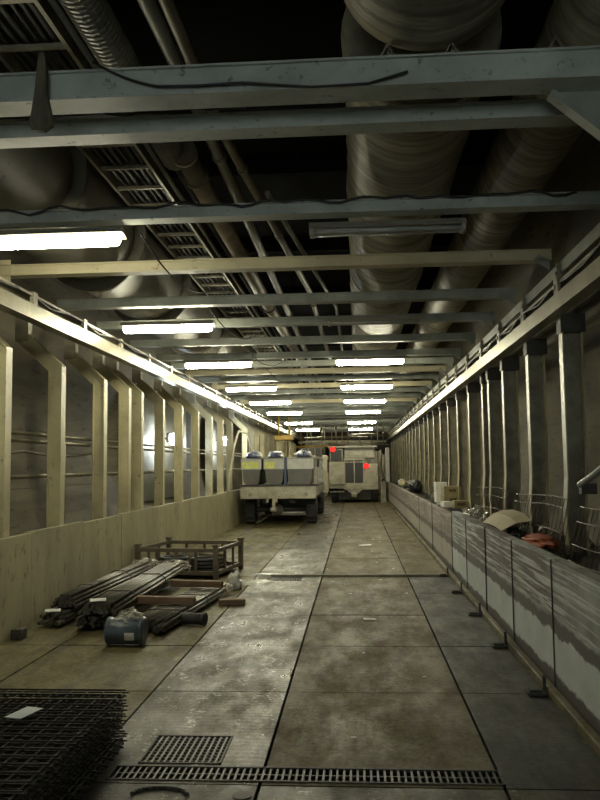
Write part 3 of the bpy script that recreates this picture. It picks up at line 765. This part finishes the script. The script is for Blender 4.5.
coil('hose_coil', in_still(-.35, .90, .066), .18, .034, 'pipe_brown', 'brown hose coil inside the stillage at back right')
for k in range(3):
    p = in_still(-.95 + k * .22, .92, .066)
    tag(MB().tube([(0, 0, 0), (0, 0, .26), (0, 0, .27)], [.085, .10, .09], 16).build('steel_pot', 'bracket', None, p), 'brown steel pot inside the back of the stillage, %s from left' % ORD[k], 'pot', 'pots in the stillage')
m = MB(); m.blob((0, 0, .09), (.09, .06, .14), .5, 2.6, 3, -.09, 3); tag(m.build('plastic_scrap', 'white_plastic', None, (-1.66, 10.85, .0)), 'white plastic scrap standing at far end of the right bars', 'plastic')

# ------------------------------------------------------------------ litter on the floor
def scrap(p, s, seed, name='paper_scrap'):
    m = MB(); n_ = 7; c = m.bm.verts.new((0, 0, s * .25))
    vs = [m.bm.verts.new((math.cos(a) * s * (1 + .5 * noise.noise(Vector((k, seed, 0)))), math.sin(a) * s * .8 * (1 + .5 * noise.noise(Vector((k, seed, 4)))), .004 + s * .2 * random.random())) for k, a in enumerate([2 * PI * k / n_ for k in range(n_)])]
    b0 = m.bm.verts.new((0, 0, .001))
    for k in range(n_): m.bm.faces.new((vs[k], vs[(k + 1) % n_], c)); m.bm.faces.new((vs[(k + 1) % n_], vs[k], b0))
    return m.build(name, 'paper', None, p)
tag(scrap((.12, 8.75, 0), .075, 1), 'largest white crumpled paper scrap in the middle of the floor', 'paper scrap')
tag(scrap((.16, 16.6, 0), .14, 2), 'far white paper scrap on the centre slabs before the trucks', 'paper scrap')
for k in range(26):
    yy = random.uniform(5, 19); xx = random.uniform(-.5, .7)
    if abs(yy - 8.75) < .3 or abs(yy - 12.1) < .15: continue
    tag(scrap((xx, yy, 0), random.uniform(.012, .028), 10 + k), 'tiny white paper fleck on the centre floor slabs', 'paper scrap', 'tiny paper flecks')

# ------------------------------------------------------------------ things on the right ledge
def carton(p, d, rot, mat, label, mark=True, group=None):
    o = empty('carton', p, label, 'box', group, rot)
    MB().b2((-d[0] / 2, -d[1] / 2, 0), (d[0] / 2, d[1] / 2, d[2]), bev=.004).build('body', mat, o)
    MB().b2((-d[0] / 2, -.03, d[2]), (d[0] / 2, .03, d[2] + .002)).build('tape', 'tan_board' if mat != 'box_white' else 'box_white', o)
    if mark: MB().b2((-.07, -d[1] / 2 - .003, d[2] * .35), (.07, -d[1] / 2, d[2] * .7)).build('printed_mark', 'box_mark', o)
    return o
ZL = .86
for k in range(4):
    carton((1.74, 16.9, ZL + k * .105), (.22, .36, .10), .05 * (k % 2), 'box_white', 'flat white carton, %s from bottom of the white stack on ledge' % ORD[k], False, 'white cartons on the ledge')
carton((1.86, 16.0, ZL + .0), (.36, .30, .18), .1, 'box_brown', 'brown carton beside the white stack, lower left one', True, 'brown cartons on the ledge')
carton((1.86, 16.0, ZL + .183), (.34, .30, .17), .05, 'box_brown', 'brown carton beside the white stack, upper left one', True, 'brown cartons on the ledge')
carton((2.22, 16.1, ZL + .10), (.30, .30, .19), -.05, 'box_brown', 'brown carton on right side of the two stacked cartons', True, 'brown cartons on the ledge')
carton((2.22, 16.1, ZL - .085), (.34, .32, .18), .0, 'box_brown', 'brown carton beneath the right carton behind the barrier', True, 'brown cartons on the ledge')
carton((1.65, 15.0, ZL), (.16, .32, .10), .1, 'box_white', 'white carton lying low on the ledge before the stack', False)
carton((1.86, 14.7, ZL), (.24, .24, .13), .05, 'box_brown', 'low brown carton on the ledge, left of a pair', True, 'low brown cartons')
carton((2.12, 14.7, ZL), (.22, .24, .13), -.05, 'box_brown', 'low brown carton on the ledge, right of a pair', True, 'low brown cartons')
m = MB(); m.blob((0, 0, .05), (.15, .55, .12), .5, 2.4, 4, -.06, 9); tag(m.build('plastic_bag', 'film', None, (1.67, 11.5, .87)), 'clear crumpled plastic bag on the ledge beside the low cartons', 'plastic bag')
# bent tan board
m = MB(); E1 = [(1.49, 9.72, .955), (1.49, 9.3, .975), (1.49, 8.9, .975), (1.49, 8.48, .958)]; E2 = [(1.77, 9.92, 1.085), (1.79, 9.4, 1.12), (1.80, 8.9, 1.11), (1.79, 8.42, 1.06)]
vs = []
for a, b_ in zip(E1, E2):
    a, b_ = Vector(a), Vector(b_); up = V(0, 0, .007); mid = (a + b_) / 2 + V(0, 0, .03)
    vs.append([m.bm.verts.new(p) for p in (a, mid, b_, b_ - up, mid - up, a - up)])
for a, b_ in zip(vs, vs[1:]):
    for k in range(6): m.bm.faces.new((a[k], a[(k + 1) % 6], b_[(k + 1) % 6], b_[k]))
m.bm.faces.new(vs[0]); m.bm.faces.new(vs[-1])
tag(m.build('bent_board', 'tan_board'), 'bent tan board lying on top of the barrier ledge', 'board')
m = MB(); m.blob((0, 0, 0), (.12, .46, .05), .45, 2.2, 4, None, 4); tag(m.build('orange_cloth', 'orange', None, (1.76, 7.92, .905)), 'orange-red crumpled cloth on the ledge beside the tan board', 'cloth')
m = MB(); m.blob((0, 0, 0), (.11, .32, .08), .35, 2.2, 4, None, 6); tag(m.build('black_bag', 'black_bag', None, (1.66, 8.62, .89)), 'black bag tucked under the tan board on the ledge', 'bag')
m = MB(); m.blob((0, 0, 0), (.06, .10, .05), .6, 2.5, 3, None, 8); tag(m.build('plastic_scrap', 'film', None, (1.86, 8.1, .99)), 'clear plastic scrap above the orange cloth', 'plastic')
# far ledge: black bag with paper
o = empty('black_sack', (1.72, 24.2, .84), 'black sack with pale sheet on the far ledge', 'sack')
m = MB(); m.blob((0, 0, .14), (.24, .75, .20), .3, 2, 4, -.14, 2); m.build('sack_body', 'black_bag', o)
m = MB(); m.box((-.17, -.5, .26), (.18, .40, .02), Matrix.Rotation(.5, 4, 'Y')); m.build('paper_sheet', 'paper', o)
for k in range(3):
    m = MB(); m.blob((0, 0, .10), (.13, .2, .14), .35, 2.3, 3, -.1, 20 + k)
    tag(m.build('bag', ('tan_board', 'white_plastic', 'black_bag')[k], None, (1.70, 29.5 + k * 1.2, .86)), '%s small bag on far end of the ledge' % ('tan', 'white', 'black')[k], 'bag')
# wire panels leaning on right wall
def wire_panel(y0, y1, z0, z1, x0, x1, ny_, nz_, label):
    m = MB(); n1 = max(2, int(ny_)); 
    def P(t, q): return V(x0 + (x1 - x0) * q + .015 * math.sin(t * 7), y0 + (y1 - y0) * t, z0 + (z1 - z0) * q + .02 * math.sin(t * 5))
    for k in range(n1 + 1): m.tube([P(k / n1, 0), P(k / n1, .5), P(k / n1, 1)], .004, 5)
    for q in nz_: m.tube([P(k / 10, q) for k in range(11)], .004, 5)
    return tag(m.build('wire_panel', 'stillage'), label, 'wire panel', 'rusty wire panels leaning on the right wall')
wire_panel(4.4, 6.9, .86, 1.30, 1.74, 1.86, 17, (.0, .3, .72, 1), 'rusty wire panel nearest the camera on the right ledge')
wire_panel(7.2, 9.7, .84, 1.31, 1.78, 1.88, 17, (.05, .35, .82, 1), 'rusty wire panel behind the orange cloth')
wire_panel(10.3, 12.9, .84, 1.30, 1.82, 1.90, 9, (.05, .4, .75, 1), 'rusty wire panel behind the plastic bag and tan board')
# dark strut on the right
o = empty('diagonal_strut', (1.96, 7.02, 1.42), 'dark round strut slanting up from a bracket at the right edge', 'strut')
MB().tube([(-.06, -.02, .04), (-.03, -.35, .13), (.02, -1.1, .36)], .028, 12).build('tube', 'beam_blue', o)
MB().b2((-.05, -.03, -.04), (.08, .06, .05)).build('bracket', 'dark_steel', o)

# ------------------------------------------------------------------ flatbed truck with tubs
def wheel(parent, p, r, w):
    o = empty('wheel', p, '', ''); del o['label']; del o['category']; o.parent = parent
    # tyre as the part mesh, rim as sub-part
    bpy.data.objects.remove(o)
    m = MB(); m.tube([(-w / 2, 0, 0), (-w / 2 + .03, 0, 0), (-.02, 0, 0), (.02, 0, 0), (w / 2 - .03, 0, 0), (w / 2, 0, 0)], [r * .86, r * .98, r, r, r * .98, r * .86], 28)
    for k in range(14):
        a = 2 * PI * k / 14
        m.box((0, math.cos(a) * r, math.sin(a) * r), (w * .8, .04, .04), Matrix.Rotation(a, 4, 'X'))
    t = m.build('wheel', 'rubber', parent, p)
    MB().tube([(-w / 2 - .01, 0, 0), (w / 2 + .01, 0, 0)], r * .5, 18).build('rim', 'dark_steel', t)
    return t
TX, TY = -2.17, 22.25
tr = empty('flatbed_truck', (TX, TY, 0), 'dirty white flatbed truck seen from behind, carrying three grey tubs', 'truck')
MB().b2((-1.06, 0, .74), (1.06, .07, 1.09), bev=.02).build('rear_panel', 'white_paint', tr)
MB().b2((-1.06, .07, 1.02), (1.06, 5.2, 1.10)).build('bed', 'dark_steel', tr)
MB().b2((-1.08, -.03, 1.09), (1.08, .10, 1.14)).build('bed_edge', 'dark_steel', tr)
for s in (-1, 1): MB().b2((s * 1.05 - .03, .07, .82), (s * 1.05 + .03, 5.2, 1.06)).build('side_panel', 'grey_paint', tr)
for s in (-1, 1): MB().b2((s * .38 - .06, .2, .62), (s * .38 + .06, 6.6, .80)).build('chassis_rail', 'dark_steel', tr)
MB().b2((-.70, 1.5, .30), (.70, 5.0, .70)).build('underbody', 'dark_steel', tr)
for yy in (.95, 5.6):
    MB().tube([(-.85, yy, .40), (.85, yy, .40)], .07, 12).build('axle', 'dark_steel', tr)
    for s in (-1, 1): wheel(tr, (s * .88, yy, .41), .41, .30)
MB().blob((-.10, .90, .40), (.17, .2, .17), .1, 2, 3).build('axle_housing', 'grey_paint', tr)
MB().tube([(-.12, .0, .74), (-.12, -.10, .52), (-.12, -.16, .46)], .05, 10).tube([(-.20, -.16, .45), (-.04, -.16, .45)], .06, 12).build('tow_hitch', 'white_paint', tr)
for s in (-1, 1): MB().tube([(s * .78, -.03, .86), (s * .78, .01, .86)], .05, 14).build('tail_light', 'bracket', tr)
for xx in (-.30, -.05): MB().b2((xx - .03, -.01, .64), (xx + .03, .03, .75)).build('lug', 'white_paint', tr)
MB().b2((.98, .25, 1.10), (1.06, .33, 1.92)).build('side_post', 'white_paint', tr)
MB().b2((-1.06, 5.0, 1.10), (1.06, 5.1, 1.60)).build('headboard', 'grey_paint', tr)
cb = MB().b2((-1.0, 5.5, .55), (1.14, 7.1, 1.95), bev=.06).build('cab', 'grey_paint', tr)
MB().b2((1.02, 5.40, .70), (1.17, 6.9, 2.0), bev=.03).build('cab_door', 'cream', cb)
MB().b2((-.9, 5.47, 1.45), (.9, 5.5, 1.85)).build('rear_window', 'glass_dark', cb)
MB().b2((1.165, 5.75, 1.4), (1.18, 6.6, 1.85)).build('side_window', 'glass_dark', cb)
MB().b2((.95, .05, 1.85), (1.03, 5.6, 1.93)).build('load_rail', 'grey_paint', tr)
def tub(x, w, label, band, h=.74):
    o = empty('tub', (TX + x, TY + .55, 1.101), label, 'tub', 'tubs on the flatbed truck')
    r = .16; P = [(-w / 2, h)]
    for k in range(6): a = PI + k * PI / 10; P.append((-w / 2 + .06 + r + r * math.cos(a), r + r * math.sin(a)))
    for k in range(6): a = 1.5 * PI + k * PI / 10; P.append((w / 2 - .06 - r + r * math.cos(a), r + r * math.sin(a)))
    P.append((w / 2, h))
    MB().prism(P, (0, -.45, 0), (1, 0, 0), (0, 0, 1), (0, 1, 0), 2.2).build('body', 'tub', o)
    MB().b2((-w / 2 - .01, -.47, h * .62), (w / 2 + .01, -.45, h + .01)).build('end_band', 'tub_band', o)
    MB().b2((-w / 2 - .02, -.49, h), (w / 2 + .02, 1.76, h + .03)).build('rim', 'grey_paint', o)
    if band:
        m = MB(); m.b2((-w / 2 + .03, -.476, h * .66), (w / 2 - (.08 if band == 1 else .28), -.47, h * .90)); m.build('yellow_sticker', 'yellow_band', o)
        m = MB()
        for k in range(3): m.box((-w / 2 + .12 + k * .09, -.478, h * .78), (.02, .002, .09), Matrix.Rotation(.3 * (-1) ** k, 4, 'Y'))
        m.build('sticker_mark', 'tub_band', o)
    return o
tub(-.76, .56, 'grey tub on the flatbed with full yellow sticker, leftmost', 1)
tub(-.11, .58, 'grey tub with part yellow sticker, middle of three on flatbed', 2)
tub(.60, .76, 'grey wide tub with pale band and no sticker, on right of the flatbed', 0)
MB().b2((.17 + .0, .0, 1.10), (.24, .06, 1.90)).build('divider_post', 'blue_bag', tr)
for k, (x, w) in enumerate(((-.78, .25), (-.13, .24), (.66, .26))):
    o = empty('load_bag', (TX + x, TY + .75, 1.875), 'navy bag under a white sheet on the %s tub' % ('left', 'middle', 'right')[k], 'bag', 'bags heaped on the tubs')
    m = MB(); m.blob((0, 0, .05), (w * .8, .5, .15), .2, 2, 3, -.045, k); m.build('bag_body', 'blue_bag', o)
    m = MB(); m.blob((-.02, .35, .07), (w * .95, .42, .14), .35, 2.2, 3, -.08, k + 30); m.build('white_sheet', 'white_plastic', o)

# ------------------------------------------------------------------ far service truck
SX, SY = -.08, 35.6
s = empty('service_truck', (SX, SY, 0), 'dirty white service truck far ahead, rear with two red lights', 'truck')
MB().b2((-1.12, .0, .62), (-.42, 3.6, 1.78), bev=.03).build('left_body', 'white_paint', s)
MB().b2((.42, .0, .62), (1.05, 3.6, 1.70), bev=.03).build('right_body', 'white_paint', s)
MB().b2((-.46, .10, .60), (.46, 3.6, 1.95)).build('rear_body', 'grey_paint', s)
gr = MB().b2((-.42, .06, .86), (.40, .10, 1.86)).build('grille', 'glass_dark', s)
for xx in (-.42, 0, .41): MB().b2((xx - .022, .02, .84), (xx + .022, .06, 1.90)).build('upright_bar', 'white_paint', gr)
for zz in (.84, 1.78, 1.90): MB().b2((-.44, .02, zz - .022), (.43, .06, zz + .022)).build('cross_bar', 'white_paint', gr)
MB().b2((-.48, -.03, .56), (1.05, .10, .80), bev=.02).build('bumper', 'white_paint', s)
st_ = MB()
for k in range(3): st_.b2((-1.08, -.10, .46 + k * .17), (-.46, .02, .50 + k * .17))
st_.build('step', 'grey_paint', s)
cabs = MB().b2((-1.10, .5, 1.76), (-.50, 3.2, 2.42), bev=.04).build('cab', 'grey_paint', s)
MB().b2((-1.04, .46, 1.84), (-.56, .5, 2.34)).build('window', 'glass_dark', cabs)
MB().b2((-.46, .6, 1.94), (.95, 3.3, 2.46), bev=.06).build('hood', 'grey_paint', s)
MB().b2((-.2, .57, 2.1), (.3, .6, 2.2)).build('hood_panel', 'white_paint', s)
MB().b2((-1.15, .4, 2.44), (1.05, 3.4, 2.50)).build('roof_rack', 'grey_paint', s)
for x, z in ((-.94, 2.36), (.53, 1.60)):
    k = MB().b2((x - .11, -.04 if z < 2 else .36, z - .11), (x + .11, .06 if z < 2 else .46, z + .11)).build('light_box', 'dark_steel', s)
    MB().tube([(x, -.075 if z < 2 else .325, z), (x, -.03 if z < 2 else .37, z)], .10, 18).build('red_lens', 'red_light', k)
MB().b2((-.72, .25, .16), (.72, 3.3, .60)).build('underbody', 'dark_steel', s)
for yy in (.55, 2.9):
    MB().tube([(-.85, yy, .42), (.85, yy, .42)], .08, 10).build('axle', 'dark_steel', s)
    for sx in (-1, 1): wheel(s, (sx * .90, yy, .42), .42, .30)
MB().prism([(-.42, .62), (.40, .62), (.12, .36), (-.12, .36)], (0, -.02, 0), (1, 0, 0), (0, 0, 1), (0, 1, 0), .05).build('hitch_plate', 'grey_paint', s)
MB().tube([(-.14, -.12, .34), (.10, -.12, .34)], .11, 14).build('tow_hitch', 'white_paint', s)

# ------------------------------------------------------------------ far clutter
o = empty('hose_stand', (1.18, 35.2, 0), 'hose-hung stand right of the service truck', 'stand')
MB().b2((-.12, 0, 0), (.10, .25, 2.1)).build('post', 'bracket', o)
for k in range(5): MB().tube([(-.1 + .05 * k, -.05, 2.3 - .12 * k), (-.16 + .06 * k, -.12, 1.7 - .1 * k), (-.02 + .04 * k, -.1, 1.2), (.06 - .03 * k, -.04, .95)], .045, 7).build('hose', ('pipe_brown', 'cable', 'bracket', 'pipe_brown', 'cable')[k], o)
tag(MB().b2((1.22, 33.0, .95), (1.38, 33.6, 2.35), bev=.03).build('wall_cabinet', 'tub_band'), 'pale upright cabinet at the far right before the stand', 'cabinet')
tag(MB().b2((-3.05, 30.0, 2.62), (-2.35, 30.5, 2.80), bev=.03).tube([(-2.9, 30.2, 2.8), (-2.9, 30.2, 3.6)], .03, 8).tube([(-2.5, 30.2, 2.8), (-2.5, 30.2, 3.6)], .03, 8).build('hoist', 'yellow'), 'yellow hoist hanging over the cab of the flatbed truck', 'hoist')
for k, (x0, x1, z0, z1, yy, mt) in enumerate(((-3.0, -1.6, 1.0, 2.6, 42, 'dark_steel'), (-1.4, 1.2, 2.55, 3.0, 45, 'bracket'), (-2.9, -1.3, 2.7, 3.1, 46, 'beam'), (.2, 1.3, .1, 2.4, 44, 'grey_paint'), (-1.5, .1, .1, 2.3, 46, 'dark_steel'))):
    m = MB(); m.b2((x0, yy, z0), (x1, yy + .8, z1), bev=.03)
    for q in range(4): m.tube([(x0 + (x1 - x0) * (q + .5) / 4, yy - .06, z0 + .05), (x0 + (x1 - x0) * (q + .5) / 4, yy - .06, z1 - .05)], .04, 8)
    tag(m.build('machine_block', mt), 'dim %s machine block beyond the trucks at the tunnel end' % ('low left', 'overhead middle', 'overhead left', 'right', 'middle')[k], 'machine')

for k, (x0, x1, z, yy, r_, mt) in enumerate(((-2.8, 1.5, 2.78, 39.2, .05, 'hose_pale'), (-2.6, .6, 3.02, 40.3, .06, 'rail'), (-1.2, 1.6, 2.62, 38.6, .035, 'rail'), (-2.9, -.4, 2.55, 38.9, .05, 'yellow'), (-.4, 1.7, 3.15, 41, .08, 'pipe_brown'))):
    m = MB(); m.tube([(x0, yy, z), ((x0 + x1) / 2, yy, z + .04), (x1, yy, z)], r_, 8)
    for q in range(5): xx = x0 + (x1 - x0) * (q + .5) / 5; m.tube([(xx, yy, z), (xx, yy, 3.6)], .02, 6)
    tag(m.build('cross_pipe', mt), '%s cross pipe hanging at the far end of the tunnel' % ('pale lowest', 'steel upper left', 'thin steel', 'yellow', 'brown upper right')[k], 'pipe')
# ------------------------------------------------------------------ camera, world, view
cam = bpy.data.cameras.new('camera'); co = bpy.data.objects.new('camera', cam); C.objects.link(co)
cam.sensor_fit = 'VERTICAL'; cam.sensor_height = 36; cam.lens = 36.0; cam.clip_end = 200; cam.clip_start = .05
YAW, PIT, ROLL = .06868, .0819, -.012
co.matrix_world = Matrix.Translation((0, 0, 1.65)) @ Matrix.Rotation(YAW, 4, 'Z') @ Matrix.Rotation(PI / 2 + PIT, 4, 'X') @ Matrix.Rotation(ROLL, 4, 'Z')
bpy.context.scene.camera = co
w = bpy.data.worlds.new('world'); bpy.context.scene.world = w; w.use_nodes = True
w.node_tree.nodes['Background'].inputs[0].default_value = (.86, .97, .94, 1); w.node_tree.nodes['Background'].inputs[1].default_value = 5.5
vs_ = bpy.context.scene.view_settings; vs_.view_transform = 'Standard'; vs_.look = 'None'; vs_.exposure = -0.15; vs_.gamma = 1; vs_.use_curve_mapping = False
